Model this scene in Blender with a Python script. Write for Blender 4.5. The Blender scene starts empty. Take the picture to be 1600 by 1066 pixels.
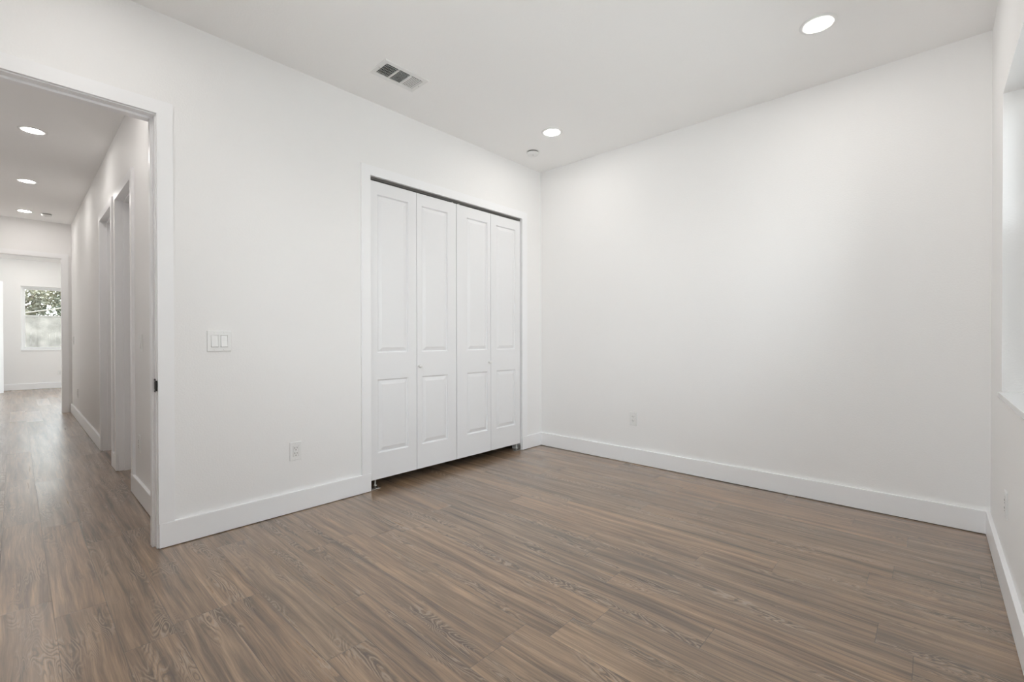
import bpy, bmesh, math, random
from mathutils import Vector, Matrix
random.seed(7)
S = bpy.context.scene
C = S.collection

# ------------------------------------------------------------ camera, sky, exposure
YAW, PITCH, ROLL = 0.7442, 0.0059, -0.0012
F = Vector((-math.sin(YAW)*math.cos(PITCH), math.cos(YAW)*math.cos(PITCH), -math.sin(PITCH)))
RT = Vector((math.cos(YAW), math.sin(YAW), 0)); UP = RT.cross(F)
c_, s_ = math.cos(ROLL), math.sin(ROLL)
RT, UP = c_*RT + s_*UP, -s_*RT + c_*UP
cam_data = bpy.data.cameras.new('camera'); cam = bpy.data.objects.new('camera', cam_data); C.objects.link(cam)
cam_data.sensor_width = 36; cam_data.lens = 715.46/1600*36; cam_data.clip_start = .02
M4 = Matrix((RT, UP, -F)).transposed().to_4x4(); M4.translation = Vector((2.9138, -3.5957, 1.074))
cam.matrix_world = M4
S.camera = cam

world = bpy.data.worlds.new('sky'); S.world = world; world.use_nodes = True
wt = world.node_tree; wt.nodes.clear()
wo = wt.nodes.new('ShaderNodeOutputWorld'); wb = wt.nodes.new('ShaderNodeBackground')
wc = wt.nodes.new('ShaderNodeTexCoord'); wx = wt.nodes.new('ShaderNodeSeparateXYZ'); wr = wt.nodes.new('ShaderNodeValToRGB')
wt.links.new(wc.outputs['Generated'], wx.inputs[0]); wt.links.new(wx.outputs['Z'], wr.inputs[0])
wr.color_ramp.elements[0].color = (.98, .98, 1, 1); wr.color_ramp.elements[1].color = (.74, .85, 1, 1)
wr.color_ramp.elements[1].position = .8
wt.links.new(wr.outputs[0], wb.inputs[0]); wt.links.new(wb.outputs[0], wo.inputs[0])
wb.inputs['Strength'].default_value = 8.0

sun_d = bpy.data.lights.new('sun', 'SUN'); sun_d.energy = 7.0; sun_d.angle = math.radians(2); sun_d.color = (1, .95, .86)
sun = bpy.data.objects.new('sun', sun_d); C.objects.link(sun); sun.location = (4, -20, 20)
sun.rotation_euler = Vector((-.22, .5, -.85)).to_track_quat('-Z', 'Y').to_euler()

def portal(name, loc, rot, sx, sy):
    d = bpy.data.lights.new(name, 'AREA'); d.shape = 'RECTANGLE'; d.size = sx; d.size_y = sy
    d.cycles.is_portal = True
    o = bpy.data.objects.new(name, d); C.objects.link(o); o.location = loc; o.rotation_euler = rot
    return o
# sky portals in the window openings
portal('window_portal', (3.30, -1.49, 1.51), (0, math.radians(90), 0), 1.4, 2.0)
portal('window_portal', (1.875, -4.28, 1.51), (math.radians(90), 0, 0), 1.8, 1.4)
portal('window_portal', (-11.36, -2.6, 1.51), (0, math.radians(-90), 0), 1.4, 1.85)
portal('window_portal', (-8.9, -.54, 1.3), (math.radians(-90), 0, 0), 2.4, 2.3)

LAMP = 100.0          # emission strength of the ceiling lamps' lenses
vs = S.view_settings
vs.view_transform = 'Standard'; vs.look = 'None'; vs.gamma = 1; vs.use_curve_mapping = False
vs.exposure = 0.0
S.cycles.use_denoising = True
S.cycles.max_bounces = 12; S.cycles.diffuse_bounces = 8
S.cycles.sample_clamp_indirect = 6

# ------------------------------------------------------------ dimensions
H = 2.74; W = 3.144; YF = -4.10          # bedroom ceiling height, width, wall behind the camera
YD = -3.104; YD2 = -3.915; HD = 2.2175   # bedroom doorway
C0, C1 = -1.906, -.301                   # closet opening
YH = -3.03; YHL = -3.955                 # hall side walls
XE = -6.36; XE2 = -6.48                  # hall end wall
XW = -11.18                              # far room window wall
YR0, YR1 = -4.75, -.6                    # far room side walls
BB = .128; BT = .018; CT = .016; CW = .068
A0, A1 = -1.24, -1.945; B0, B1 = -2.20, -2.93   # hall doorways (X)
N0, N1 = -.445, -.16                     # linen closet doorway by the bedroom door
E0, E1 = -3.13, -3.86; HE = 2.232        # hall end doorway
HH = 2.195

# ------------------------------------------------------------ materials
def mat(name, col, rough=.5, metal=0, bump=0, bscale=60, bdist=.002, spec=.5, emit=None, estr=0, var=0):
    m = bpy.data.materials.new(name); m.use_nodes = True
    nt = m.node_tree; b = nt.nodes['Principled BSDF']
    b.inputs['Base Color'].default_value = (*col, 1); b.inputs['Roughness'].default_value = rough
    b.inputs['Metallic'].default_value = metal; b.inputs['Specular IOR Level'].default_value = spec
    if emit: b.inputs['Emission Color'].default_value = (*emit, 1); b.inputs['Emission Strength'].default_value = estr
    tc = nt.nodes.new('ShaderNodeTexCoord')
    if bump:
        g = nt.nodes.new('ShaderNodeNewGeometry')
        n = nt.nodes.new('ShaderNodeTexNoise'); n.inputs['Scale'].default_value = bscale; n.inputs['Detail'].default_value = 3
        n.inputs['Roughness'].default_value = .55
        nt.links.new(g.outputs['Position'], n.inputs['Vector'])
        bp = nt.nodes.new('ShaderNodeBump'); bp.inputs['Strength'].default_value = bump; bp.inputs['Distance'].default_value = bdist
        nt.links.new(n.outputs['Fac'], bp.inputs['Height']); nt.links.new(bp.outputs[0], b.inputs['Normal'])
    if var:
        n = nt.nodes.new('ShaderNodeTexNoise'); n.inputs['Scale'].default_value = 1.3 if var < .2 else 6
        n.inputs['Detail'].default_value = 4
        nt.links.new(tc.outputs['Object'], n.inputs['Vector'])
        mx = nt.nodes.new('ShaderNodeMix'); mx.data_type = 'RGBA'
        mx.inputs[6].default_value = (*[v*(1-var) for v in col], 1); mx.inputs[7].default_value = (*[min(1, v*(1+var)) for v in col], 1)
        nt.links.new(n.outputs['Fac'], mx.inputs[0]); nt.links.new(mx.outputs[2], b.inputs['Base Color'])
    return m
M = {}
M['wall'] = mat('wall_paint', (.905, .898, .892), .55, bump=.35, bscale=110, bdist=.0022, spec=.25, var=.004)
M['ceil'] = mat('ceiling_paint', (.945, .94, .935), .7, bump=.3, bscale=90, bdist=.002, spec=.15, var=.004)
M['trim'] = mat('trim_gloss_paint', (.93, .93, .94), .32, bump=.03, bscale=30, spec=.45)
M['door'] = mat('door_paint', (.865, .865, .875), .36, bump=.03, bscale=40, spec=.45)
M['plate'] = mat('switch_plastic', (.86, .86, .85), .3, bump=.01, spec=.5)
M['slot'] = mat('dark_slot', (.09, .085, .08), .6, bump=.05)
M['white_metal'] = mat('white_enamel', (.82, .82, .81), .4, bump=.02, spec=.5)
M['steel'] = mat('galvanised_steel', (.62, .61, .59), .35, metal=.9, bump=.1, bscale=80)
M['track'] = mat('track_steel', (.15, .145, .135), .5, metal=.6, bump=.1, bscale=80)
M['black'] = mat('black_metal', (.012, .012, .012), .35, metal=.4, bump=.05)
M['nylon'] = mat('nylon', (.6, .6, .57), .5, bump=.05)
M['duct'] = mat('duct_dark', (.03, .03, .03), .8, bump=.1)
M['lens'] = mat('lamp_lens', (.9, .9, .9), .5, emit=(1, .965, .925), estr=LAMP, bump=.01)
M['lens_rim'] = mat('lamp_lens_rim', (.9, .9, .9), .5, emit=(1, .97, .94), estr=1.7, bump=.01)
M['led'] = mat('led_red', (.3, .3, .3), .4, bump=.01)
M['sill'] = mat('window_sill_marble', (.84, .84, .84), .18, bump=.02, spec=.5, var=.03)
M['vinyl'] = mat('window_vinyl', (.86, .87, .87), .35, bump=.02)
M['bark'] = mat('bark', (.16, .125, .095), .9, bump=.8, bscale=30, bdist=.02, var=.3)
M['stucco'] = mat('outer_stucco', (.6, .58, .55), .9, bump=.5, bscale=50)
M['cable'] = mat('cable', (.20, .18, .15), .7, bump=.1)
def leafmat(name, a, b_):
    m = mat(name, a, .6, bump=.1)
    nt = m.node_tree; b = nt.nodes['Principled BSDF']
    n = nt.nodes.new('ShaderNodeTexNoise'); n.inputs['Scale'].default_value = 1.4; n.inputs['Detail'].default_value = 5
    g = nt.nodes.new('ShaderNodeNewGeometry'); nt.links.new(g.outputs['Position'], n.inputs['Vector'])
    r = nt.nodes.new('ShaderNodeValToRGB'); r.color_ramp.elements[0].position = .38; r.color_ramp.elements[1].position = .62
    r.color_ramp.elements[0].color = (*a, 1); r.color_ramp.elements[1].color = (*b_, 1)
    nt.links.new(n.outputs['Fac'], r.inputs[0]); nt.links.new(r.outputs[0], b.inputs['Base Color'])
    return m
M['leaf'] = leafmat('foliage_grey_green', (.04, .05, .03), (.17, .18, .12))
M['leaf2'] = leafmat('foliage_olive', (.06, .06, .04), (.23, .215, .15))
M['leaf3'] = leafmat('foliage_lime', (.16, .20, .02), (.30, .36, .06))
M['leaf4'] = leafmat('foliage_green', (.02, .055, .025), (.06, .13, .06))

def fence_mat():
    m = mat('weathered_fence', (.42, .37, .32), .85, bump=.5, bscale=40, bdist=.004)
    nt = m.node_tree; b = nt.nodes['Principled BSDF']
    g = nt.nodes.new('ShaderNodeNewGeometry')
    n = nt.nodes.new('ShaderNodeTexNoise'); n.inputs['Scale'].default_value = 3.5; n.inputs['Detail'].default_value = 6
    nt.links.new(g.outputs['Position'], n.inputs['Vector'])
    r = nt.nodes.new('ShaderNodeValToRGB'); r.color_ramp.elements[0].position = .35; r.color_ramp.elements[1].position = .65
    r.color_ramp.elements[0].color = (.17, .15, .13, 1); r.color_ramp.elements[1].color = (.36, .325, .29, 1)
    nt.links.new(n.outputs['Fac'], r.inputs[0]); nt.links.new(r.outputs[0], b.inputs['Base Color'])
    return m
M['fence'] = fence_mat()
M['ground'] = leafmat('dry_grass', (.16, .14, .09), (.26, .24, .15))

M['bounce_ground'] = mat('pale_bounce_ground', (.55, .53, .50), .9, bump=.4, bscale=20, var=.1)  # for the unseen ground added to bounce daylight onto the bedroom ceiling

def glass_mat():
    m = bpy.data.materials.new('window_glass'); m.use_nodes = True
    nt = m.node_tree; nt.nodes.clear()
    o = nt.nodes.new('ShaderNodeOutputMaterial'); t = nt.nodes.new('ShaderNodeBsdfTransparent'); g = nt.nodes.new('ShaderNodeBsdfGlossy')
    g.inputs['Roughness'].default_value = .02; f = nt.nodes.new('ShaderNodeFresnel'); f.inputs[0].default_value = 1.35
    n = nt.nodes.new('ShaderNodeTexNoise'); n.inputs['Scale'].default_value = 2
    bp = nt.nodes.new('ShaderNodeBump'); bp.inputs['Strength'].default_value = .02
    nt.links.new(n.outputs['Fac'], bp.inputs['Height']); nt.links.new(bp.outputs[0], g.inputs['Normal'])
    mx = nt.nodes.new('ShaderNodeMixShader'); nt.links.new(f.outputs[0], mx.inputs[0])
    t.inputs[0].default_value = (.95, .97, .96, 1)
    nt.links.new(t.outputs[0], mx.inputs[1]); nt.links.new(g.outputs[0], mx.inputs[2]); nt.links.new(mx.outputs[0], o.inputs[0])
    return m
M['glass'] = glass_mat()
def screen_mat():
    m = bpy.data.materials.new('insect_screen'); m.use_nodes = True
    nt = m.node_tree; nt.nodes.clear()
    o = nt.nodes.new('ShaderNodeOutputMaterial'); t = nt.nodes.new('ShaderNodeBsdfTransparent'); d = nt.nodes.new('ShaderNodeBsdfDiffuse')
    d.inputs[0].default_value = (.22, .22, .22, 1)
    tl = nt.nodes.new('ShaderNodeBsdfTranslucent'); tl.inputs[0].default_value = (.22, .22, .21, 1)
    n = nt.nodes.new('ShaderNodeTexNoise'); n.inputs['Scale'].default_value = 25; n.inputs['Detail'].default_value = 2
    mr = nt.nodes.new('ShaderNodeMapRange'); mr.inputs[3].default_value = .28; mr.inputs[4].default_value = .42
    nt.links.new(n.outputs['Fac'], mr.inputs[0])
    ad = nt.nodes.new('ShaderNodeMixShader'); ad.inputs[0].default_value = .5
    nt.links.new(d.outputs[0], ad.inputs[1]); nt.links.new(tl.outputs[0], ad.inputs[2])
    mx = nt.nodes.new('ShaderNodeMixShader'); nt.links.new(mr.outputs[0], mx.inputs[0])
    nt.links.new(t.outputs[0], mx.inputs[1]); nt.links.new(ad.outputs[0], mx.inputs[2]); nt.links.new(mx.outputs[0], o.inputs[0])
    return m
M['screen'] = screen_mat()

# floor: vinyl oak planks laid along X
def floor_mat():
    m = bpy.data.materials.new('vinyl_plank_floor'); m.use_nodes = True
    nt = m.node_tree; N = nt.nodes; L = nt.links; b = N['Principled BSDF']
    def math_(op, a, b_=None, c=None):
        n = N.new('ShaderNodeMath'); n.operation = op
        for i, v in enumerate((a, b_, c)):
            if v is None: continue
            if isinstance(v, (int, float)): n.inputs[i].default_value = v
            else: L.new(v, n.inputs[i])
        return n.outputs[0]
    def comb(x, y, z=0):
        n = N.new('ShaderNodeCombineXYZ')
        for i, v in enumerate((x, y, z)):
            if isinstance(v, (int, float)): n.inputs[i].default_value = v
            else: L.new(v, n.inputs[i])
        return n.outputs[0]
    def noise(vec, scale=1, detail=2, rough=.5, dist=0):
        n = N.new('ShaderNodeTexNoise'); n.inputs['Scale'].default_value = scale; n.inputs['Detail'].default_value = detail
        n.inputs['Roughness'].default_value = rough; n.inputs['Distortion'].default_value = dist
        L.new(vec, n.inputs['Vector']); return n.outputs['Fac']
    def white(vec):
        n = N.new('ShaderNodeTexWhiteNoise'); n.noise_dimensions = '3D'; L.new(vec, n.inputs['Vector'])
        return n.outputs['Value'], n.outputs['Color']
    def mrange(v, a, b_, c, d, smooth=True):
        n = N.new('ShaderNodeMapRange'); n.interpolation_type = 'SMOOTHSTEP' if smooth else 'LINEAR'
        L.new(v, n.inputs[0])
        for i, q in enumerate((a, b_, c, d)): n.inputs[i+1].default_value = q
        return n.outputs[0]
    def mixc(f, a, b_, mode='MIX'):
        n = N.new('ShaderNodeMix'); n.data_type = 'RGBA'; n.blend_type = mode
        if isinstance(f, (int, float)): n.inputs[0].default_value = f
        else: L.new(f, n.inputs[0])
        for i, v in ((6, a), (7, b_)):
            if isinstance(v, tuple): n.inputs[i].default_value = (*v, 1)
            else: L.new(v, n.inputs[i])
        return n.outputs[2]
    g = N.new('ShaderNodeNewGeometry'); sp = N.new('ShaderNodeSeparateXYZ'); L.new(g.outputs['Position'], sp.inputs[0])
    X, Y = sp.outputs[0], sp.outputs[1]
    PW, PL = .15, 1.22
    v = math_('DIVIDE', math_('ADD', Y, 20.0 + .148), PW)
    row = math_('FLOOR', v)
    rv, _ = white(comb(row, 3.3, 1.7))
    u = math_('ADD', math_('DIVIDE', math_('ADD', X, 30.0), PL), math_('MULTIPLY', rv, 5.0))
    col = math_('FLOOR', u)
    pv, pc = white(comb(row, col, 5.1))
    spc = N.new('ShaderNodeSeparateColor'); L.new(pc, spc.inputs[0])
    r1, r2, r3 = spc.outputs[0], spc.outputs[1], spc.outputs[2]
    # coordinates shifted per plank
    px = math_('ADD', X, math_('MULTIPLY', r1, 37.0)); py = math_('ADD', Y, math_('MULTIPLY', r2, 23.0))
    # broad dark / light streaks along the plank
    wob = math_('MULTIPLY', math_('SUBTRACT', noise(comb(math_('MULTIPLY', px, 2.2), math_('MULTIPLY', py, 5)), 1, 2), .5), .035)
    pyw = math_('ADD', py, wob)
    streak = noise(comb(math_('MULTIPLY', px, 1.1), math_('MULTIPLY', pyw, 24)), 1, 5, .62)
    fine = noise(comb(math_('MULTIPLY', px, 5), math_('MULTIPLY', pyw, 170)), 1, 3, .6)
    med = noise(comb(math_('MULTIPLY', px, 2.6), math_('MULTIPLY', pyw, 60)), 1, 3, .6)
    # cathedral / knot figure: contours of a stretched field
    fld = noise(comb(math_('MULTIPLY', px, 2.2), math_('MULTIPLY', py, 13)), 1, 1.6, .5, .7)
    rings = math_('SINE', math_('MULTIPLY', fld, 150.0))
    jag = noise(comb(math_('MULTIPLY', px, 22), math_('MULTIPLY', py, 60)), 1, 2)
    rings = math_('SINE', math_('ADD', math_('MULTIPLY', fld, 135.0), math_('MULTIPLY', jag, 5.5)))
    kmask = mrange(noise(comb(math_('MULTIPLY', px, 2.0), math_('MULTIPLY', py, 9), 4.0), 1, 2), .50, .63, 0, 1)
    ringl = math_('MULTIPLY', mrange(rings, .45, 1.0, 0, 1), kmask)
    ringd = math_('MULTIPLY', mrange(rings, -1.0, -.35, 1, 0), kmask)
    # base tone
    cr = N.new('ShaderNodeValToRGB'); L.new(streak, cr.inputs[0])
    e = cr.color_ramp.elements
    e[0].position = .27; e[0].color = (.066, .045, .031, 1)
    e[1].position = .74; e[1].color = (.40, .300, .212, 1)
    k = e.new(.42); k.color = (.190, .138, .096, 1)
    k = e.new(.55); k.color = (.282, .208, .145, 1)
    base = cr.outputs[0]
    dk = mrange(noise(comb(math_('MULTIPLY', px, .9), math_('MULTIPLY', pyw, 11), 7.0), 1, 3), .54, .70, 0, 1)
    base = mixc(math_('MULTIPLY', dk, .55), base, (.085, .060, .042))
    tint = mixc(r3, (1.12, 1.02, .92), (1.20, 1.03, .86))
    base = mixc(1.0, base, tint, 'MULTIPLY')
    val = mrange(pv, 0, 1, .89, 1.11, False)
    base = mixc(1.0, base, comb(val, val, val), 'MULTIPLY')
    fv = mrange(fine, .3, .7, .74, 1.20, False); base = mixc(1.0, base, comb(fv, fv, fv), 'MULTIPLY')
    mv = mrange(med, .3, .7, .70, 1.20, False); base = mixc(1.0, base, comb(mv, mv, mv), 'MULTIPLY')
    base = mixc(math_('MULTIPLY', ringd, .62), base, (.070, .049, .035))
    base = mixc(math_('MULTIPLY', ringl, .50), base, (.44, .35, .265))
    # small dark knots
    vo = N.new('ShaderNodeTexVoronoi'); vo.inputs['Scale'].default_value = 1
    L.new(comb(math_('MULTIPLY', px, 1.4), math_('MULTIPLY', py, 4.0)), vo.inputs['Vector'])
    kn = mrange(vo.outputs['Distance'], .015, .06, 1, 0)
    base = mixc(math_('MULTIPLY', kn, .6), base, (.06, .042, .03))
    # seams
    fy = math_('FRACT', v); fx = math_('FRACT', u)
    ey = math_('MULTIPLY', math_('MINIMUM', fy, math_('SUBTRACT', 1.0, fy)), PW)
    ex = math_('MULTIPLY', math_('MINIMUM', fx, math_('SUBTRACT', 1.0, fx)), PL)
    seam = mrange(math_('MINIMUM', ey, ex), .0004, .0020, 1, 0)
    base = mixc(math_('MULTIPLY', seam, .55), base, (.05, .037, .028))
    L.new(base, b.inputs['Base Color'])
    rg = mrange(streak, .3, .7, .36, .27, False)
    L.new(rg, b.inputs['Roughness'])
    b.inputs['Specular IOR Level'].default_value = .5
    b.inputs['Coat Weight'].default_value = .85; L.new(mrange(r1, 0, 1, .19, .31, False), b.inputs['Coat Roughness'])
    hgt = math_('ADD', math_('MULTIPLY', fine, .35), math_('ADD', math_('MULTIPLY', ringl, .5), math_('MULTIPLY', seam, -1.2)))
    hgt = math_('ADD', hgt, math_('MULTIPLY', noise(comb(math_('MULTIPLY', X, 3), math_('MULTIPLY', Y, 4)), 1, 2), 2.0))
    bp = N.new('ShaderNodeBump'); bp.inputs['Strength'].default_value = .35; bp.inputs['Distance'].default_value = .0012
    L.new(hgt, bp.inputs['Height']); L.new(bp.outputs[0], b.inputs['Normal'])
    return m
M['floor'] = floor_mat()

# ------------------------------------------------------------ helpers
def box(bm, x0, x1, y0, y1, z0, z1, bev=0):
    a, b = sorted((x0, x1)); c, d = sorted((y0, y1)); e, f = sorted((z0, z1))
    vs_ = [bm.verts.new(p) for p in ((a,c,e),(b,c,e),(b,d,e),(a,d,e),(a,c,f),(b,c,f),(b,d,f),(a,d,f))]
    fs = [bm.faces.new([vs_[i] for i in q]) for q in ((3,2,1,0),(4,5,6,7),(0,1,5,4),(1,2,6,5),(2,3,7,6),(3,0,4,7))]
    if bev:
        es = list({ed for f_ in fs for ed in f_.edges})
        bmesh.ops.bevel(bm, geom=es, offset=bev, segments=2, affect='EDGES', profile=.6)
def lathe(bm, prof, n=48, mtx=None):
    """prof: list of (r, z); revolved round Z."""
    rings = []
    for r, z in prof:
        if r < 1e-6: rings.append([bm.verts.new((0, 0, z))])
        else: rings.append([bm.verts.new((r*math.cos(2*math.pi*i/n), r*math.sin(2*math.pi*i/n), z)) for i in range(n)])
    fs = []
    for A, B in zip(rings, rings[1:]):
        for i in range(n):
            j = (i+1) % n
            if len(A) == 1 and len(B) == 1: continue
            if len(A) == 1: q = [A[0], B[j], B[i]]
            elif len(B) == 1: q = [A[i], A[j], B[0]]
            else: q = [A[i], A[j], B[j], B[i]]
            f = bm.faces.new(q); f.smooth = True; fs.append(f)
    if mtx is not None:
        bmesh.ops.transform(bm, matrix=mtx, verts=[v for R in rings for v in R])
def tube(bm, pts, rad, n=8):
    rings = []
    pts = [Vector(p) for p in pts]
    rad = rad if isinstance(rad, (list, tuple)) else [rad]*len(pts)
    for i, p in enumerate(pts):
        d = (pts[min(i+1, len(pts)-1)] - pts[max(i-1, 0)]).normalized()
        a = d.cross(Vector((0, 0, 1)));
        if a.length < 1e-3: a = d.cross(Vector((0, 1, 0)))
        a.normalize(); b = d.cross(a)
        rings.append([bm.verts.new(p + rad[i]*(a*math.cos(2*math.pi*k/n) + b*math.sin(2*math.pi*k/n))) for k in range(n)])
    for A, B in zip(rings, rings[1:]):
        for i in range(n):
            f = bm.faces.new([A[i], A[(i+1) % n], B[(i+1) % n], B[i]]); f.smooth = True
    bm.faces.new(list(reversed(rings[0]))); bm.faces.new(rings[-1])
def obj(name, bm, m, parent=None, norm=True):
    if norm: bmesh.ops.recalc_face_normals(bm, faces=bm.faces[:])
    me = bpy.data.meshes.new(name); bm.to_mesh(me); bm.free()
    me.materials.append(M[m] if isinstance(m, str) else m)
    o = bpy.data.objects.new(name, me); C.objects.link(o)
    if parent: o.parent = parent
    return o
def struct(name, bm, m, parent=None, label=None):
    o = obj(name, bm, m, parent)
    if not parent: o['kind'] = 'structure'
    if label: o['label'] = label
    return o
def empty(name, loc=(0, 0, 0), rot=(0, 0, 0), kind=None, label=None, cat=None, group=None):
    o = bpy.data.objects.new(name, None); C.objects.link(o); o.location = loc; o.rotation_euler = rot
    o.empty_display_size = .1
    if kind: o['kind'] = kind
    if label: o['label'] = label
    if cat: o['category'] = cat
    if group: o['group'] = group
    return o
def tag(o, label, cat, group=None):
    o['label'] = label; o['category'] = cat
    if group: o['group'] = group
    return o
def dup(root, loc, label, rot=None):
    def cp(o, par):
        c = o.copy(); C.objects.link(c); c.parent = par
        for ch in [k for k in bpy.data.objects if k.parent == o]: cp(ch, c)
        return c
    r = cp(root, None); r.location = loc; r['label'] = label
    if rot: r.rotation_euler = rot
    return r
NB = bmesh.new

# ------------------------------------------------------------ shell
def wall_x(name, x0, x1, ya, yb, holes, label=None, m='wall', top=H):
    """wall in a constant-x plane between x0,x1 with holes (y0,y1,z0,z1)"""
    bm = NB(); ya, yb = sorted((ya, yb)); cur = ya
    for (a, b, z0, z1) in sorted([(min(h[0], h[1]), max(h[0], h[1]), h[2], h[3]) for h in holes]):
        box(bm, x0, x1, cur, a, 0, top)
        if z0 > 0: box(bm, x0, x1, a, b, 0, z0)
        if z1 < top: box(bm, x0, x1, a, b, z1, top)
        cur = b
    box(bm, x0, x1, cur, yb, 0, top)
    return struct(name, bm, m, label=label)
def wall_y(name, y0, y1, xa, xb, holes, label=None, m='wall', top=H):
    bm = NB(); xa, xb = sorted((xa, xb)); cur = xa
    for (a, b, z0, z1) in sorted([(min(h[0], h[1]), max(h[0], h[1]), h[2], h[3]) for h in holes]):
        box(bm, cur, a, y0, y1, 0, top)
        if z0 > 0: box(bm, a, b, y0, y1, 0, z0)
        if z1 < top: box(bm, a, b, y0, y1, z1, top)
        cur = b
    box(bm, cur, xb, y0, y1, 0, top)
    return struct(name, bm, m, label=label)

bm = NB(); box(bm, XW-.16, W+.16, -5.0, .16, -.12, 0)
struct('floor', bm, 'floor', label='brown oak look vinyl plank floor running out through the doorway into the hall')
bm = NB(); box(bm, -.06, W+.02, YF-.02, .02, H, H+.2)
struct('ceiling', bm, 'ceil', label='flat white bedroom ceiling with recessed lamps and an air vent')
bm = NB(); box(bm, XE-.06, -.0601, YHL-.1, YH+.1, H, H+.2)
struct('ceiling_hall', bm, 'ceil', label='hall ceiling seen through the bedroom doorway')
bm = NB(); box(bm, XW-.02, XE-.0601, YR0-.02, YR1+.02, H, H+.2)
struct('ceiling_far_room', bm, 'ceil', label='ceiling of the bright room beyond the hall')
bm = NB(); box(bm, XW-.75, W+.75, -5.6, .8, H+.2, H+.45)  # overhang added to keep direct sun out of the bedroom window
struct('roof', bm, 'stucco', label='roof slab over the rooms, with eaves added to block the sun')

WIN = (-.53, -2.45, .822, 2.19)
wall_x('wall_left', -.12, 0, YF-.12, .12, [(YD+.012, YD2-.012, 0, HD+.012), (C0-.012, C1+.012, 0, HD+.012)],
       'white wall with the open doorway and the closet')
wall_y('wall_back', 0, .12, -.9, W+.0, [], 'blank white wall right of the closet')
wall_x('wall_right', W, W+.16, YF-.12, .12, [WIN], 'white wall with the window at the right edge')
FWN = (1.0, 2.75, .822, 2.19)
wall_y('wall_front', YF-.16, YF, 0, W, [FWN], 'wall behind the camera')
# closet shell
wall_x('wall_closet_rear', -.86, -.78, -2.2, 0, [])
bm = NB(); box(bm, -.78, -.12, -2.2, -2.1, 0, H); struct('wall_closet_side', bm, 'wall')
bm = NB(); box(bm, -.86, -.12, -2.2, 0, H, H+.1); struct('ceiling_closet', bm, 'ceil')
# hall
wall_y('wall_hall_right', YH, YH+.12, XE-.0, -.12, [(N0-.012, N1+.012, 0, 2.14), (A0+.012, A1-.012, 0, HH+.012), (B0+.012, B1-.012, 0, HH+.012)],
       'right hall wall with doorways, seen through the bedroom doorway')
wall_y('wall_hall_left', YHL-.12, YHL, XE, -.12, [], 'left hall wall, out of frame')
wall_x('wall_hall_end', XE2, XE, YR0, YR1, [(E0+.012, E1-.012, 0, HE+.012)], 'end wall of the hall round its far doorway')
# far room
FW = (-3.505, -1.695, .835, 2.19)
wall_x('wall_far_room', XW-.16, XW, YR0-.12, YR1+.12, [FW], 'far room wall with the window')
wall_y('wall_far_room_right', YR1, YR1+.12, XW, XE2, [(-10.1, -7.7, .1, 2.45)])
DX0, DX1 = -9.98, -10.80
wall_y('wall_far_room_left', YR0-.12, YR0, XW, XE2, [])
bm = NB(); box(bm, DX0+.35, DX0, -4.75, -4.30, 0, H); struct('wall_far_room_corner', bm, 'wall')

# ------------------------------------------------------------ baseboards
def bb_x(bm, x, sx, ya, yb):      # runs along y at x, sticking out by sx*BT
    box(bm, x, x+sx*BT, ya, yb, .003, BB, .0025)
def bb_y(bm, y, sy, xa, xb):
    box(bm, xa, xb, y, y+sy*BT, .003, BB, .0025)
bm = NB(); bb_x(bm, 0, 1, YD+.002, C0-.001); struct('baseboard_left', bm, 'trim', label='white baseboard between the doorway and the closet')
bm = NB(); bb_x(bm, 0, 1, C1+.001, -BT); struct('baseboard_closet_right', bm, 'trim', label='short white baseboard between closet and corner')
bm = NB(); bb_y(bm, 0, -1, 0, W); struct('baseboard_back', bm, 'trim', label='long white baseboard under the blank wall')
bm = NB(); bb_x(bm, W, -1, YF, -BT); struct('baseboard_right', bm, 'trim', label='white baseboard under the window wall')
bm = NB(); bb_y(bm, YF, 1, BT, W-BT); struct('baseboard_front', bm, 'trim')
bm = NB()
for a, b in ((N0-CW, A0+.001), (A1-.001, B0+.001), (B1-.001, XE+CT)):
    bb_y(bm, YH, -1, b, a)
struct('baseboard_hall_right', bm, 'trim', label='white baseboard along the right hall wall')
bm = NB(); bb_y(bm, YHL, 1, XE, -.12); struct('baseboard_hall_left', bm, 'trim')
bm = NB(); bb_x(bm, XW, 1, YR0, YR1); struct('baseboard_far_room', bm, 'trim', label='white baseboard under the far room window')

# ------------------------------------------------------------ casings, jambs
def opening_x(name, x0, x1, ya, yb, top, room_sides, z0=BB, stop_x=None, label=None, casing=(1, 1), sidegap=None, z0b=None, rev=True):
    """doorway in a constant-x wall (x0 > x1); ya > yb; returns empty with casing/jamb/stop parts"""
    e = empty(name, (x0, (ya+yb)/2, 0), kind='structure', label=label)
    off = Matrix.Translation((-x0, -(ya+yb)/2, 0))
    for (x, s) in room_sides:
        bm = NB(); r = .006
        zz = z0 if s > 0 and x == x0 else (z0b if z0b is not None else z0)
        box(bm, x, x+s*CT, ya, ya+CW, zz, top+CW)
        box(bm, x, x+s*CT, yb-CW, yb, zz, top+CW)
        box(bm, x, x+s*CT, yb, ya, top, top+CW)
        bm.transform(off); obj('casing', bm, 'trim', e)
    bm = NB()
    rv = .006 if rev else 0.0
    box(bm, x1, x0, ya-rv, ya+.012, 0, top+.012, .0015); box(bm, x1, x0, yb-.012, yb+rv, 0, top+.012, .0015); box(bm, x1, x0, yb+rv, ya-rv, top-rv, top+.012, .0015)
    bm.transform(off); obj('jamb', bm, 'trim', e)
    return e, off
e, off = opening_x('door_1', 0, -.12, YD, YD2, HD, [(0, 1), (-.12, -1)], label='open bedroom doorway with white casing at the left', z0b=BB)
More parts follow.
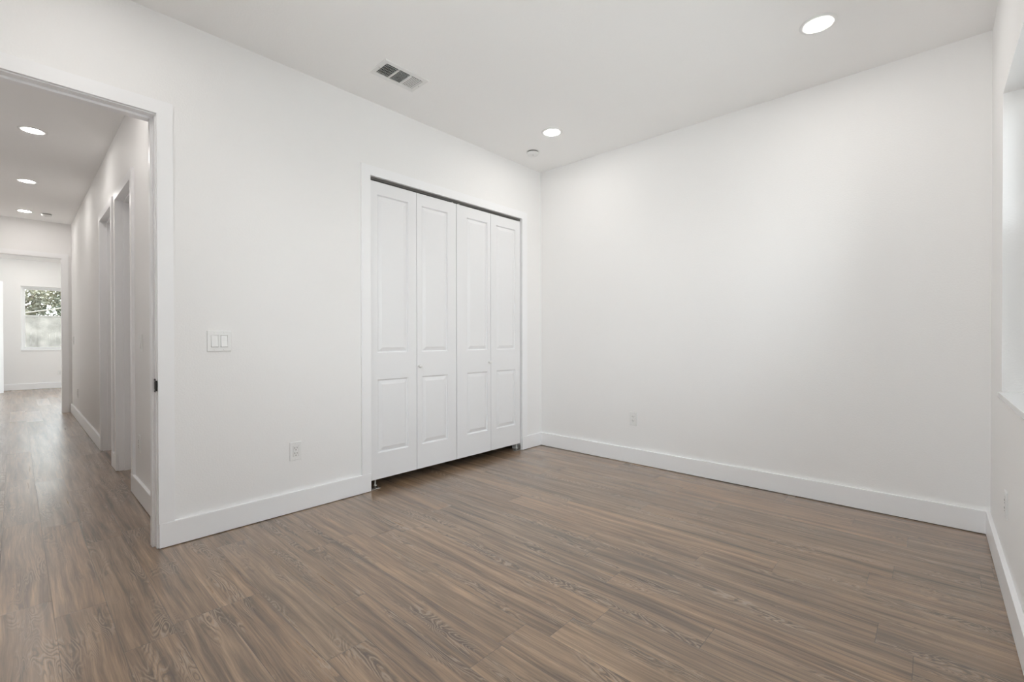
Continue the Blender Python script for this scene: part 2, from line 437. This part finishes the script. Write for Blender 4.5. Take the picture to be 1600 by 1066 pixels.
# rabbeted stop of the doorway
bm = NB(); s0, s1 = -.040, -.085
box(bm, s0, s1, YD-.018, YD-.006, 0, HD-.006, .002); box(bm, s0, s1, YD2+.006, YD2+.018, 0, HD-.006, .002); box(bm, s0, s1, YD2+.018, YD-.018, HD-.018, HD-.006, .002)
bm.transform(off); obj('door_stop', bm, 'trim', e)
bm = NB()
box(bm, -.034, -.002, YD-.0085, YD-.006, .80, .868, .001); box(bm, -.004, .0165, YD-.0095, YD-.003, .808, .860, .0015)
bm.transform(off); sp = obj('strike_plate', bm, 'black', e); sp['label'] = 'small black latch strike plate'
bm = NB()
bm.free()
for zc in (.812, .856):
    bm = NB(); lathe(bm, [(0, .001), (.004, .0006), (.0045, 0)], 12, Matrix.Translation((-.02, YD-.0086, zc)) @ Matrix.Rotation(math.radians(90), 4, 'X'))
    bm.transform(off); obj('screw', bm, 'steel', sp)
# plinth block where casing meets baseboard on the doorway side
e, off = opening_x('trim_1', 0, -.12, C1, C0, HD, [(0, 1)], rev=False, label='white casing round the closet opening')
bm = NB(); box(bm, 0, BT, C0-.001, C0-.0005, 0, .01)
bm.free()
e, off = opening_x('door_4', XE, XE2, E0, E1, HE, [(XE, 1), (XE2, -1)], z0=0, label='open doorway with white casing at the end of the hall')

def opening_y(name, y0, y1, xa, xb, top, label=None, z0=BB, leaf=True, cas=(True, True)):
    """doorway in a constant-y wall; y0 is the hall face; xa > xb"""
    cx = (xa+xb)/2
    e = empty(name, (cx, y0, 0), kind='structure', label=label); off = Matrix.Translation((-cx, -y0, 0))
    bm = NB()
    if cas[0]: box(bm, xa, xa+CW, y0-CT, y0, z0, top+CW)
    if cas[1]: box(bm, xb-CW, xb, y0-CT, y0, z0, top+CW)
    box(bm, xb, xa, y0-CT, y0, top, top+CW)
    bm.transform(off); obj('casing', bm, 'trim', e)
    bm = NB()
    box(bm, xa, xa+.012, y0, y1, 0, top+.012); box(bm, xb-.012, xb, y0, y1, 0, top+.012); box(bm, xb, xa, y0, y1, top, top+.012)
    bm.transform(off); obj('jamb', bm, 'trim', e)
    bm = NB(); q0, q1 = y0+.035, y0+.078
    box(bm, xa-.012, xa, q0, q1, 0, top, .002); box(bm, xb, xb+.012, q0, q1, 0, top, .002); box(bm, xb+.012, xa-.012, q0, q1, top-.012, top, .002)
    bm.transform(off); obj('door_stop', bm, 'trim', e)
    if leaf:
        w = xa-xb-.006; bm = door_leaf(w, top-.015, .035, [(.11, w-.11, .22, .80), (.11, w-.11, .96, top-.13)])
        o = obj('door_panel', bm, 'door', e); o.location = (-w/2, .080+.035, .010)
    return e, off

# raised panel slab: local x 0..w, z 0..h, front face at y=-t, back at y=0
def door_leaf(w, h, t, panels, both=False):
    bm = NB()
    xs = sorted({0, w, *[p[0] for p in panels], *[p[1] for p in panels]}); zs = sorted({0, h, *[p[2] for p in panels], *[p[3] for p in panels]})
    V = {}
    def vert(x, y, z):
        k = (round(x, 5), round(y, 5), round(z, 5))
        if k not in V: V[k] = bm.verts.new(k)
        return V[k]
    def quad(*p): bm.faces.new([vert(*q) for q in p])
    yf = -t
    for i in range(len(xs)-1):
        for j in range(len(zs)-1):
            a, b, c, d = xs[i], xs[i+1], zs[j], zs[j+1]
            hit = any(p[0] <= a+1e-6 and p[1] >= b-1e-6 and p[2] <= c+1e-6 and p[3] >= d-1e-6 for p in panels)
            if not hit: quad((a, yf, c), (b, yf, c), (b, yf, d), (a, yf, d))
    for (a, b, c, d) in panels:
        prev = None
        for (ins, dep) in ((0, 0), (.002, .0015), (.006, .0105), (.008, .012), (.0115, .012), (.0135, .0108), (.036, .0026), (.038, .0018)):
            ring = [(a+ins, yf+dep, c+ins), (b-ins, yf+dep, c+ins), (b-ins, yf+dep, d-ins), (a+ins, yf+dep, d-ins)]
            if prev:
                for k in range(4): quad(prev[k], prev[(k+1) % 4], ring[(k+1) % 4], ring[k])
            prev = ring
        # the ring's first loop must meet the stiles' vertices
        quad(*prev)
    quad((0, 0, 0), (0, 0, h), (w, 0, h), (w, 0, 0))
    def side(pts, k):  # pts: boundary coordinates along the edge
        for p, q in zip(pts, pts[1:]):
            if k == 'b': quad((p, yf, 0), (p, 0, 0), (q, 0, 0), (q, yf, 0))
            if k == 't': quad((p, yf, h), (q, yf, h), (q, 0, h), (p, 0, h))
            if k == 'l': quad((0, yf, p), (0, yf, q), (0, 0, q), (0, 0, p))
            if k == 'r': quad((w, yf, p), (w, 0, p), (w, 0, q), (w, yf, q))
    side([0, w], 'b') if False else None
    for k, pts in (('b', xs), ('t', xs), ('l', zs), ('r', zs)): side(pts, k)
    return bm

opening_y('door_5', YH, YH+.12, A0, A1, HH, label='nearer white doorway in the right hall wall')
opening_y('door_6', YH, YH+.12, B0, B1, HH, label='farther white doorway in the right hall wall')
opening_y('door_7', YH, YH+.12, N1, N0, 2.14, z0=0, label='door casing in the hall just behind the bedroom door frame')

# ------------------------------------------------------------ closet bifold doors
LW = (C1-C0-.014)/4; LT = .034; LZ = .068; LH = 2.122
XFACE = -.004
def bifold(name, y_start, pans, knob_y, knob_leaf, label):
    """two leaves; y_start is the low-y edge"""
    e = empty(name, (XFACE-LT, y_start, LZ), kind='structure', label=label)
    for i in range(2):
        a, b = pans[i]
        bm = door_leaf(LW-.004, LH, LT, [(a, b, .185, .712), (a, b, .902, 2.033)])
        # local x -> world y, front (-y) -> +x
        R = Matrix(((0, -1, 0, 0), (1, 0, 0, 0), (0, 0, 1, 0), (0, 0, 0, 1)))
        bm.transform(R)
        p = obj('door_panel', bm, 'door', e); p.location = (0, i*LW+.002, 0)
        if i == knob_leaf:
            bm = NB(); lathe(bm, [(0, .029), (.006, .0288), (.0115, .026), (.0145, .0205), (.014, .0155), (.0085, .011), (.0065, .006), (.009, .0015), (.0095, 0)], 28, Matrix.Rotation(math.radians(90), 4, 'Y'))
            k = obj('knob', bm, 'white_metal', p); k.location = (LT, knob_y - y_start - i*LW - .002, .862-LZ); k['label'] = 'small round white knob'
    bm = NB()
    for z in (.25, 1.06, 1.87):
        tube(bm, [(-.004, LW, z-.03), (-.004, LW, z+.03)], .005, 10)
        box(bm, -.0015, 0, LW-.03, LW+.03, z-.03, z+.03)
    obj('hinge', bm, 'steel', e)
    return e
Y1 = C0+.003
d2 = bifold('door_2', Y1, [(.058, .058+.262), (.046, .046+.258)], Y1+LW+.020, 1, 'left pair of white bifold closet doors')
d3 = bifold('door_3', Y1+2*LW+.002, [(.112, .112+.246), (.070, .070+.256)], Y1+3*LW-.020, 0, 'right pair of white bifold closet doors')
# top guides (roller pins) of the two pairs
def roller(parent, y):
    bm = NB(); lathe(bm, [(0, .019), (.003, .0185), (.0035, .010), (.009, .0095), (.0095, .002), (.004, .0015), (.004, 0), (0, 0)], 20)
    r = obj('guide_roller', bm, 'nylon', parent); r.location = (LT/2+.004, y, LH); return r
roller(d2, 2*LW-.035); roller(d3, .030)

t = empty('closet_door_track', (-.022, (C0+C1)/2, HD-.0005), label='dark metal sliding track above the white bifold closet doors', cat='track')
bm = NB(); hl = (C1-C0)/2-.004
box(bm, -.013, .013, -hl, hl, -.002, 0); box(bm, -.013, -.0115, -hl, hl, -.018, -.002); box(bm, .0115, .013, -hl, hl, -.018, -.002)
box(bm, .0045, .0115, -hl, hl, -.018, -.0165); box(bm, -.0115, -.0045, -hl, hl, -.018, -.0165)
obj('rail', bm, 'track', t)
for y in (-hl+.35, hl-.35):
    bm = NB(); lathe(bm, [(0, -.0055), (.004, -.005), (.0055, -.002)], 12, Matrix.Translation((0, y, 0))); obj('screw', bm, 'steel', t)

def pivot(y, s, label):
    e = empty('floor_pivot_bracket', (-.020, y, 0), label=label, cat='bracket', group='pivot brackets under the closet doors')
    bm = NB(); box(bm, -.014, .014, 0, s*.085, 0, .0025, .0008); box(bm, -.014, .014, 0, s*.0025, 0, .048, .0008)
    for k in range(6): box(bm, -.014, .014, s*(.018+k*.01), s*(.021+k*.01), .0025, .009)
    obj('plate', bm, 'steel', e)
    bm = NB(); lathe(bm, [(0, .066), (.0045, .066), (.0045, .028), (.011, .027), (.011, .021), (.006, .020), (.006, .009), (0, .009)], 16, Matrix.Translation((0, s*.05, 0)))
    obj('pivot_pin', bm, 'nylon', e)
    for zz in (.02, .037):
        bm = NB(); lathe(bm, [(0, .0028), (.004, .0022), (.005, 0)], 12, Matrix.Translation((0, s*.0025, zz)) @ Matrix.Rotation(math.radians(-90*s), 4, 'X'))
        obj('screw', bm, 'steel', e)
pivot(C0, 1, 'small metal pivot bracket at the closet opening\'s left foot')
pivot(C1, -1, 'small metal pivot bracket at the closet opening\'s right foot, by the room corner')

# ------------------------------------------------------------ switches and outlets (built facing -Y, local origin on wall plane)
PG = 'electrical plates'
def plate_bm(w, h, holes, t=.0062):
    bm = NB()
    xs = sorted({-w/2, w/2, *[v for hh in holes for v in hh[:2]]}); zs = sorted({-h/2, h/2, *[v for hh in holes for v in hh[2:]]})
    b = .004
    for i in range(len(xs)-1):
        for j in range(len(zs)-1):
            a, c, d, e_ = xs[i], xs[i+1], zs[j], zs[j+1]
            if any(q[0] <= a+1e-6 and q[1] >= c-1e-6 and q[2] <= d+1e-6 and q[3] >= e_-1e-6 for q in holes): continue
            bm.faces.new([bm.verts.new(p) for p in ((a, -t, d), (c, -t, d), (c, -t, e_), (a, -t, e_))])
    bmesh.ops.remove_doubles(bm, verts=bm.verts[:], dist=1e-5)
    # hole walls
    for q in holes:
        p = [(q[0], q[2]), (q[1], q[2]), (q[1], q[3]), (q[0], q[3])]
        for k in range(4):
            (x, z), (x2, z2) = p[k], p[(k+1) % 4]
            bm.faces.new([bm.verts.new(v) for v in ((x, -t, z), (x2, -t, z2), (x2, -t+.003, z2), (x, -t+.003, z))])
    # bevelled rim
    def loop(i, y): return [(-w/2-i, y, -h/2-i), (w/2+i, y, -h/2-i), (w/2+i, y, h/2+i), (-w/2-i, y, h/2+i)]
    prev = loop(0, -t)
    for i, y in ((.0012, -t+.0005), (.0022, -t+.002), (.0024, -.0005)):
        nx = loop(i, y)
        for k in range(4): bm.faces.new([bm.verts.new(v) for v in (prev[k], prev[(k+1) % 4], nx[(k+1) % 4], nx[k])])
        prev = nx
    bmesh.ops.remove_doubles(bm, verts=bm.verts[:], dist=1e-5)
    return bm
def screws(parent, pts, t=.0062):
    for x, z in pts:
        bm = NB(); lathe(bm, [(0, .0009), (.0022, .0008), (.0032, .0002), (.0033, 0)], 14, Matrix.Rotation(math.radians(90), 4, 'X'))
        box(bm, -.0025, .0025, -.0011, -.0008, -.0004, .0004)
        o = obj('screw', bm, 'plate', parent); o.location = (x, -t, z)
def switch(loc, rot, gangs, label, cat='light switch', down=False):
    e = empty('light_switch', loc, rot, label=label, cat=cat)
    cs = [0] if gangs == 1 else [-.023, .023]
    w = .066 if gangs == 1 else .111
    holes = [(c-.0175, c+.0175, -.0342, .0342) for c in cs]
    obj('wall_plate', plate_bm(w, .109, holes), 'plate', e)
    for c in cs:
        bm = NB(); hw, hh = .0158, .0322
        # rocker tilted: top pushed in, bottom proud
        pr = [(-hh, .0095), (-hh+.002, .0112), (0, .0072), (hh-.002, .0056), (hh, .0042)]
        A = [bm.verts.new((c-hw, -y, z)) for z, y in pr]; B = [bm.verts.new((c+hw, -y, z)) for z, y in pr]
        A0_ = [bm.verts.new((c-hw, -.001, z)) for z, y in pr]; B0_ = [bm.verts.new((c+hw, -.001, z)) for z, y in pr]
        for k in range(4):
            bm.faces.new([A[k], B[k], B[k+1], A[k+1]]); bm.faces.new([A[k], A[k+1], A0_[k+1], A0_[k]]); bm.faces.new([B[k], B0_[k], B0_[k+1], B[k+1]])
        bm.faces.new([A[0], A0_[0], B0_[0], B[0]]); bm.faces.new([A[-1], B[-1], B0_[-1], A0_[-1]]); bm.faces.new(A0_ + B0_[::-1])
        obj('rocker', bm, 'plate', e)
        screws(e, [(c, .0475), (c, -.0475)])
    return e
def outlet(loc, rot, label):
    e = empty('power_outlet', loc, rot, label=label, cat='outlet')
    obj('wall_plate', plate_bm(.066, .109, [(-.0175, .0175, -.0342, .0342)]), 'plate', e)
    bm = NB(); box(bm, -.0162, .0162, -.0074, -.001, -.0328, .0328, .0006)
    rc = obj('receptacle', bm, 'plate', e)
    bm = NB()
    for z in (.0165, -.0165):
        box(bm, -.0080, -.0052, -.0078, -.0073, z-.001, z+.009); box(bm, .0052, .0076, -.0078, -.0073, z, z+.008)
        lathe(bm, [(0, .0004), (.0030, .0004), (.0030, 0)], 14, Matrix.Translation((0, -.0074, z-.0085)) @ Matrix.Rotation(math.radians(90), 4, 'X'))
    obj('slots', bm, 'slot', rc)
    screws(e, [(0, .0475), (0, -.0475)])
    return e
RX = (0, 0, math.radians(90))     # facing +X
RNX = (0, 0, math.radians(-90))   # facing -X
switch((0, -2.828, 1.060), RX, 2, 'white two gang rocker light switch on the wall between doorway and closet')
outlet((0, -2.418, .376), RX, 'white wall outlet low on the wall left of the closet')
outlet((1.020, 0, .382), (0, 0, 0), 'white wall outlet low on the blank back wall, right of the closet')
outlet((W, -.760, .367), RNX, 'white wall outlet seen edge on below the window at the right')
switch((-.93, YH, 1.045), (0, 0, 0), 1, 'narrow white light switch on the hall wall just beyond the bedroom doorway')
outlet((-1.0, YH, .370), (0, 0, 0), 'white outlet on the hall wall below the nearer hall switch')
outlet((-5.44, YH, .350), (0, 0, 0), 'tiny outlet low on the hall wall past both side doorways')
switch((-6.02, YH, 1.05), (0, 0, 0), 1, 'faint light switch on the hall wall near its end doorway')
outlet((XW, -2.925, .33), RX, 'tiny outlet low on the far room wall beneath the window')

# ------------------------------------------------------------ ceiling lamps
def lamp_bm_parts(e):
    bm = NB(); lathe(bm, [(.0665, 0), (.0665, -.0035), (.069, -.0052), (.080, -.0045), (.0855, -.0015), (.086, 0)], 64)
    obj('trim_ring', bm, 'white_metal', e)
    bm = NB(); lathe(bm, [(0, -.0034), (.050, -.0034), (.0565, -.0031)], 64)
    obj('lens', bm, 'lens', e)
    bm = NB(); lathe(bm, [(.0565, -.0031), (.0664, -.0026), (.0664, -.0002)], 64)
    obj('lens_rim', bm, 'lens_rim', e)
def lamp(loc, label, group):
    e = empty('recessed_ceiling_lamp', loc, label=label, cat='ceiling light', group=group); lamp_bm_parts(e); return e
GB, GH = 'recessed lamps in the bedroom ceiling', 'recessed lamps along the hall ceiling'
l0 = lamp((.640, -.645, H), 'round lit recessed ceiling lamp near the back corner, beside the smoke detector', GB)
dup(l0, (2.458, -.700, H), 'round lit recessed ceiling lamp at the upper right, nearest the window')
for p in ((.64, -3.4, H), (2.458, -3.4, H)):
    dup(l0, p, 'round lit recessed ceiling lamp above and behind the camera')
h0 = lamp((-2.388, -3.49, H), 'nearest and largest lit lamp seen on the hall ceiling', GH)
dup(h0, (-4.13, -3.50, H), 'middle one of the three lit lamps on the hall ceiling')
dup(h0, (-5.80, -3.50, H), 'farthest lit lamp on the hall ceiling, beside the hall smoke detector')
dup(h0, (-.66, -3.49, H), 'lit hall ceiling lamp hidden just behind the bedroom door head')
f0 = dup(h0, (-10.50, -3.47, H), 'lit lamp on the far room ceiling, just under the hall end door head'); f0['group'] = 'lamps in the far room'
for p in ((-7.6, -3.47, H), (-7.6, -1.6, H), (-10.2, -1.6, H)):
    o = dup(h0, p, 'lit lamp on the far room ceiling hidden behind the hall end wall'); o['group'] = 'lamps in the far room'

# ------------------------------------------------------------ smoke detectors
def smoke(loc, label):
    e = empty('smoke_detector', loc, label=label, cat='smoke detector')
    bm = NB(); lathe(bm, [(0, 0), (.058, 0), (.0585, -.002), (.0565, -.0035), (.049, -.0036)], 48); obj('base_plate', bm, 'white_metal', e)
    bm = NB(); lathe(bm, [(.0495, -.0036), (.0495, -.0135)], 48); obj('shadow_gap', bm, 'slot', e)  # shadow under the base plate, put into this collar's dark colour
    bm = NB(); lathe(bm, [(.0495, -.0125), (.0535, -.0135), (.0535, -.018), (.0505, -.026), (.045, -.033), (.030, -.0365), (0, -.038)], 48); obj('cover', bm, 'white_metal', e)
    bm = NB(); lathe(bm, [(0, -.0385), (.008, -.0382), (.009, -.036)], 20, Matrix.Translation((.012, -.01, .0005))); obj('test_button', bm, 'nylon', e)
    return e
smoke((.278, -.456, H), 'round white smoke detector on the bedroom ceiling by the back corner')
smoke((-5.79, -3.30, H), 'small white smoke detector on the hall ceiling beside the farthest lamp')

# ------------------------------------------------------------ air vent
vx0, vx1, vy0, vy1 = .317, .511, -2.093, -1.770
v = empty('ceiling_air_vent', ((vx0+vx1)/2, (vy0+vy1)/2, H), label='white rectangular louvered air vent on the bedroom ceiling above the closet', cat='air vent')
hx, hy = (vx1-vx0)/2, (vy1-vy0)/2; ix, iy = hx-.036, hy-.033
bm = NB()
prof = ((0, 0), (.0015, -.0045), (.006, -.0065), (.027, -.0065), (.031, -.0035), (.033, 0))
prev = None
for ins, z in prof:
    sx = ins*(hx-ix)/.033; sy = ins
    r = [(-hx+sx, -hy+sy, z), (hx-sx, -hy+sy, z), (hx-sx, hy-sy, z), (-hx+sx, hy-sy, z)]
    if prev:
        for k in range(4): bm.faces.new([bm.verts.new(q) for q in (prev[k], prev[(k+1) % 4], r[(k+1) % 4], r[k])])
    prev = r
bmesh.ops.remove_doubles(bm, verts=bm.verts[:], dist=1e-5)
obj('frame', bm, 'white_metal', v)
third = 2*iy/3
for k in (1, 2):
    bm = NB(); yy = -iy+third*k; box(bm, -ix, ix, yy-.006, yy+.006, -.006, 0, .001); obj('divider', bm, 'white_metal', v)
bm = NB(); box(bm, -ix, ix, -iy, iy, -.0008, -.0002); obj('duct_backing', bm, 'duct', v)
def slat_y(bm, x, ya, yb, tilt):   # slat running along y
    w_ = .0048; dx, dz = w_*math.cos(tilt), w_*math.sin(tilt)
    q = [(x-dx, ya, -.0042-dz), (x+dx, ya, -.0042+dz), (x+dx, yb, -.0042+dz), (x-dx, yb, -.0042-dz)]
    for s in (0, .0006): bm.faces.new([bm.verts.new((a, b, c-s)) for a, b, c in (q if s else q[::-1])])
def slat_x(bm, y, xa, xb, tilt, w_=.0048):
    dy, dz = w_*math.cos(tilt), w_*math.sin(tilt)
    q = [(xa, y-dy, -.0042-dz), (xa, y+dy, -.0042+dz), (xb, y+dy, -.0042+dz), (xb, y-dy, -.0042-dz)]
    for s in (0, .0006): bm.faces.new([bm.verts.new((a, b, c-s)) for a, b, c in (q if s else q[::-1])])
bm = NB(); ya, yb = -iy+.001, -iy+third-.006; n = 8
for i in range(n): slat_x(bm, ya+(i+.5)*(yb-ya)/n, -ix, ix, math.radians(62))
for i in range(5): box(bm, -ix+(i+.5)*2*ix/5-.002, -ix+(i+.5)*2*ix/5+.002, ya, yb, -.0024, -.0012)
obj('louvers', bm, 'white_metal', v)['label'] = 'crosshatched louvers showing the dark duct'
bm = NB(); ya, yb = -iy+third+.006, -iy+2*third-.006
for i in range(10): slat_y(bm, -ix+(i+.5)*2*ix/10, ya, yb, math.radians(-58))
obj('louvers', bm, 'white_metal', v)['label'] = 'dark looking louvers running lengthwise'
bm = NB(); ya, yb = -iy+2*third+.006, iy-.001
n = 7
for i in range(n): slat_x(bm, ya+(i+.5)*(yb-ya)/n, -ix, ix, math.radians(-20), .0030)
obj('louvers', bm, 'white_metal', v)['label'] = 'pale louvers running crosswise'
for y in (-hy+.016, hy-.016):
    bm = NB(); lathe(bm, [(0, -.0085), (.003, -.008), (.004, -.0065)], 14, Matrix.Translation((0, y, 0))); obj('screw', bm, 'steel', v)

# ------------------------------------------------------------ windows
def window(name, xin, sx, ya, yb, z0, z1, units, label, screen=True):
    """window in constant-x wall. xin: room face; sx: outward direction; units: list of (y0,y1)"""
    e = empty(name, (xin, (ya+yb)/2, z0), kind='structure', label=label); off = Matrix.Translation((-xin, -(ya+yb)/2, -z0))
    D0, D1 = xin+sx*.085, xin+sx*.150          # frame depth zone
    fr = .034
    for (a, b) in units:
        bm = NB()
        for q in ((a, b, z0, z0+fr), (a, b, z1-fr, z1), (a, a+fr, z0+fr, z1-fr), (b-fr, b, z0+fr, z1-fr)): box(bm, D0, D1, *q, .002)
        bm.transform(off); f = obj('window_frame', bm, 'vinyl', e)
        zm = z0+(z1-z0)*.535
        xs_ = (D0+sx*.010, D0+sx*.034); xt = (D0+sx*.036, D0+sx*.058); sw = .030
        for nm, (x0_, x1_), (c, d) in (('lower_sash', xs_, (z0+fr, zm+.018)), ('upper_sash', xt, (zm-.018, z1-fr))):
            bm = NB(); p, q = a+fr, b-fr
            box(bm, x0_, x1_, p, q, c, c+sw, .002); box(bm, x0_, x1_, p, q, d-sw, d, .002)
            box(bm, x0_, x1_, p, p+sw, c+sw, d-sw, .002); box(bm, x0_, x1_, q-sw, q, c+sw, d-sw, .002)
            bm.transform(off); s = obj(nm, bm, 'vinyl', e)
            bm = NB(); xm = (x0_+x1_)/2; box(bm, xm-.002, xm+.002, p+sw, q-sw, c+sw, d-sw); bm.transform(off); obj('glass_pane', bm, 'glass', s)
        bm = NB(); ym = (a+b)/2; box(bm, xs_[0]-sx*.012, xs_[0], ym-.03, ym+.03, zm+.006, zm+.018, .002); bm.transform(off); obj('sash_lock', bm, 'white_metal', e)
        if screen:
            bm = NB(); xx = D1-sx*.006; box(bm, xx-.0004, xx+.0004, a+fr, b-fr, z0+fr, zm); bm.transform(off); o = obj('insect_screen', bm, 'screen', e)
    bm = NB(); box(bm, xin-sx*.012, D0+sx*.005, ya+.001, yb-.001, z0-.02, z0+.004, .003); bm.transform(off); obj('window_sill', bm, 'sill', e)
    return e
window('window_1', W, 1, WIN[1], WIN[0], WIN[2], WIN[3], [(-2.45, -1.49), (-1.49, -.53)], 'white double hung window at the right edge')
window('window_2', XW, -1, FW[0], FW[1], FW[2], FW[3], [(FW[0], -2.60), (-2.60, FW[1])], 'white double hung window of the far room, with an added unseen second unit')  # unseen second unit added for more daylight and glare on the hall floor
# unseen window added for frontal daylight: built like the others and turned to face the wall behind the camera
w4 = window('added_window_4', 0, 1, 0, 1.75, .822, 2.19, [(0, .875), (.875, 1.75)], 'double hung window added in the wall behind the camera for frontal daylight')
w4.rotation_euler = (0, 0, math.radians(-90)); w4.location = (1.875, YF, .822)
# unseen glazing added in the far room's side wall for more daylight
e = empty('added_window_3', (-8.9, YR1, .1), kind='structure', label='tall unseen glazing added to the far room for more daylight')
for k in range(2):
    bm = NB(); a = -1.2+1.2*k; b = a+1.2
    for q in ((a, b, 0, .06), (a, b, 2.29, 2.35), (a, a+.06, .06, 2.29), (b-.06, b, .06, 2.29)): box(bm, q[0], q[1], .03, .09, q[2], q[3], .002)
    s = obj('window_frame', bm, 'vinyl', e)
    bm = NB(); box(bm, a+.06, b-.06, .058, .062, .06, 2.29); obj('glass_pane', bm, 'glass', s)

# ------------------------------------------------------------ far room door
ang = math.atan2(-.54, .54)
fd = empty('door_8', (-9.985, -4.285, .01), (0, 0, math.atan2(.545, -.545)), kind='structure', label='white panel door standing open at the left edge, with a black lever')
w = .76
bm = door_leaf(w, 2.19, .035, [(.11, w-.11, .22, .78), (.11, w-.11, .95, 2.06)]); bm.transform(Matrix.Scale(-1, 4, (0, 1, 0)))
obj('door_panel', bm, 'door', fd)
bm = NB(); lathe(bm, [(0, .010), (.024, .010), (.028, .006), (.028, 0)], 28, Matrix.Translation((w-.045, .035, .845)) @ Matrix.Rotation(math.radians(-90), 4, 'X'))
tube(bm, [(w-.045, .04, .845), (w-.045, .078, .845)], .010, 12)
tube(bm, [(w-.055, .078, .845), (w-.02, .080, .846), (w+.045, .076, .845)], [.011, .010, .008], 12)
k = obj('lever_handle', bm, 'black', fd); k['label'] = 'black lever handle'
bm = NB()
for z in (.25, 1.1, 1.95): tube(bm, [(0, .038, z-.045), (0, .038, z+.045)], .007, 10)
obj('hinge', bm, 'black', fd)

# ------------------------------------------------------------ outdoors beyond the far window
bm = NB(); box(bm, -60, XW-.17, -40, 30, -.35, -.15); struct('ground', bm, 'ground', label='dry grass beyond the far window')
bm = NB(); box(bm, W+.17, 40, -40, 30, -.35, -.15); struct('bounce_ground_window_side', bm, 'bounce_ground')  # unseen reflector outside the bedroom window, added to send light upward
f = empty('wooden_fence', (-19, -3, -.15), label='pale weathered board fence seen through the lower pane of the far window', cat='fence')
bm = NB(); y = -7
while y < 7:
    w_ = .143; h_ = 1.95+random.uniform(-.01, .01); xo = random.uniform(-.004, .004)
    box(bm, xo-.01, xo+.01, y, y+w_, .03, h_, .003); y += .144
obj('boards', bm, 'fence', f)
for z in (.35, 1.0, 1.65):
    bm = NB(); box(bm, -.05, -.012, -7, 7, z-.045, z+.045, .004); obj('rail', bm, 'fence', f)
for k in range(7):
    bm = NB(); box(bm, -.14, -.05, -7+k*2.3, -6.91+k*2.3, 0, 1.9, .005); obj('post', bm, 'fence', f)

def leaves(bm, c, r, n, size, flat=.8):
    for i in range(n):
        th = random.uniform(0, 2*math.pi); u = random.uniform(-1, 1); rr = r*random.uniform(.35, 1)**.6
        s = math.sqrt(1-u*u); p = Vector((rr*s*math.cos(th), rr*s*math.sin(th), rr*u*flat)) + Vector(c)
        d = Vector((random.gauss(0, 1), random.gauss(0, 1), random.gauss(0, .7))).normalized()
        a = d.cross(Vector((random.gauss(0, 1), random.gauss(0, 1), random.gauss(0, 1)))).normalized()
        L_ = size*random.uniform(.7, 1.3); q = L_*.38
        bm.faces.new([bm.verts.new(p-a*0), bm.verts.new(p+d*L_*.5+a*q), bm.verts.new(p+d*L_), bm.verts.new(p+d*L_*.5-a*q)])
def tree(loc, h, crown, nclump, nleaf, size, leaf, label, name='tree', lean=0.0, low=.35):
    e = empty(name, loc, label=label, cat='tree' if name != 'shrub' else 'shrub')
    cl = []; bt = NB(); bl = NB()
    top = Vector((lean, lean*.5, h*.75))
    tube(bt, [(0, 0, 0), (lean*.2, .05, h*.25), (lean*.6, -.05, h*.5), tuple(top)], [h*.022, h*.018, h*.013, h*.006], 8)
    for i in range(nclump):
        z = h*random.uniform(low, 1.0); wdt = crown*(1.15-abs(z/h-.6)*1.2)
        p = Vector((random.uniform(-wdt, wdt), random.uniform(-wdt, wdt), z))
        b0 = Vector((lean*.5, 0, z*.6)); mid = (b0+p)/2+Vector((random.uniform(-.2, .2), random.uniform(-.2, .2), random.uniform(0, .2)))
        tube(bt, [b0, mid, p], [h*.007, h*.005, h*.002], 5)
        leaves(bl, p, crown*random.uniform(.28, .5), nleaf, size)
    obj('trunk', bt, 'bark', e); obj('foliage', bl, leaf, e, norm=False)
    return e
tree((-23.0, -3.9, -.15), 4.3, 1.25, 34, 300, .11, 'leaf2', 'olive leaved tree behind the fence at the window\'s left side', lean=.4)
tree((-25.8, -1.6, -.15), 4.8, 1.35, 34, 300, .11, 'leaf', 'grey green tree behind the fence in the middle of the upper pane', lean=-.3)
tree((-22.0, -1.75, -.15), 3.2, .55, 14, 170, .09, 'leaf4', 'dark green young tree behind the fence at the right of the upper pane')
tree((-20.2, -1.95, -.15), 2.35, .28, 8, 90, .085, 'leaf3', 'bright lime green shrub above the fence beside the door casing', name='shrub', low=.6)
tree((-30.0, -6.2, -.15), 6.0, 1.9, 28, 280, .16, 'leaf', 'tallest grey green tree, behind the others on the left')
tree((-31.0, 2.0, -.15), 5.6, 1.9, 22, 220, .14, 'leaf2', 'olive leaved tree, behind the others on the right')
cb = NB(); tube(cb, [(-20.6, -9, .9), (-20.6, -5, 1.62), (-20.6, -3.2, 2.02), (-20.6, -2.0, 2.30), (-20.6, 2, 3.3), (-20.6, 8, 5.0)], .022, 8)
tag(obj('overhead_wire', cb, 'cable'), 'thin pale bare branch slanting upward across the trees in the far window', 'wire')  # overhead cable crossing in front of the trees
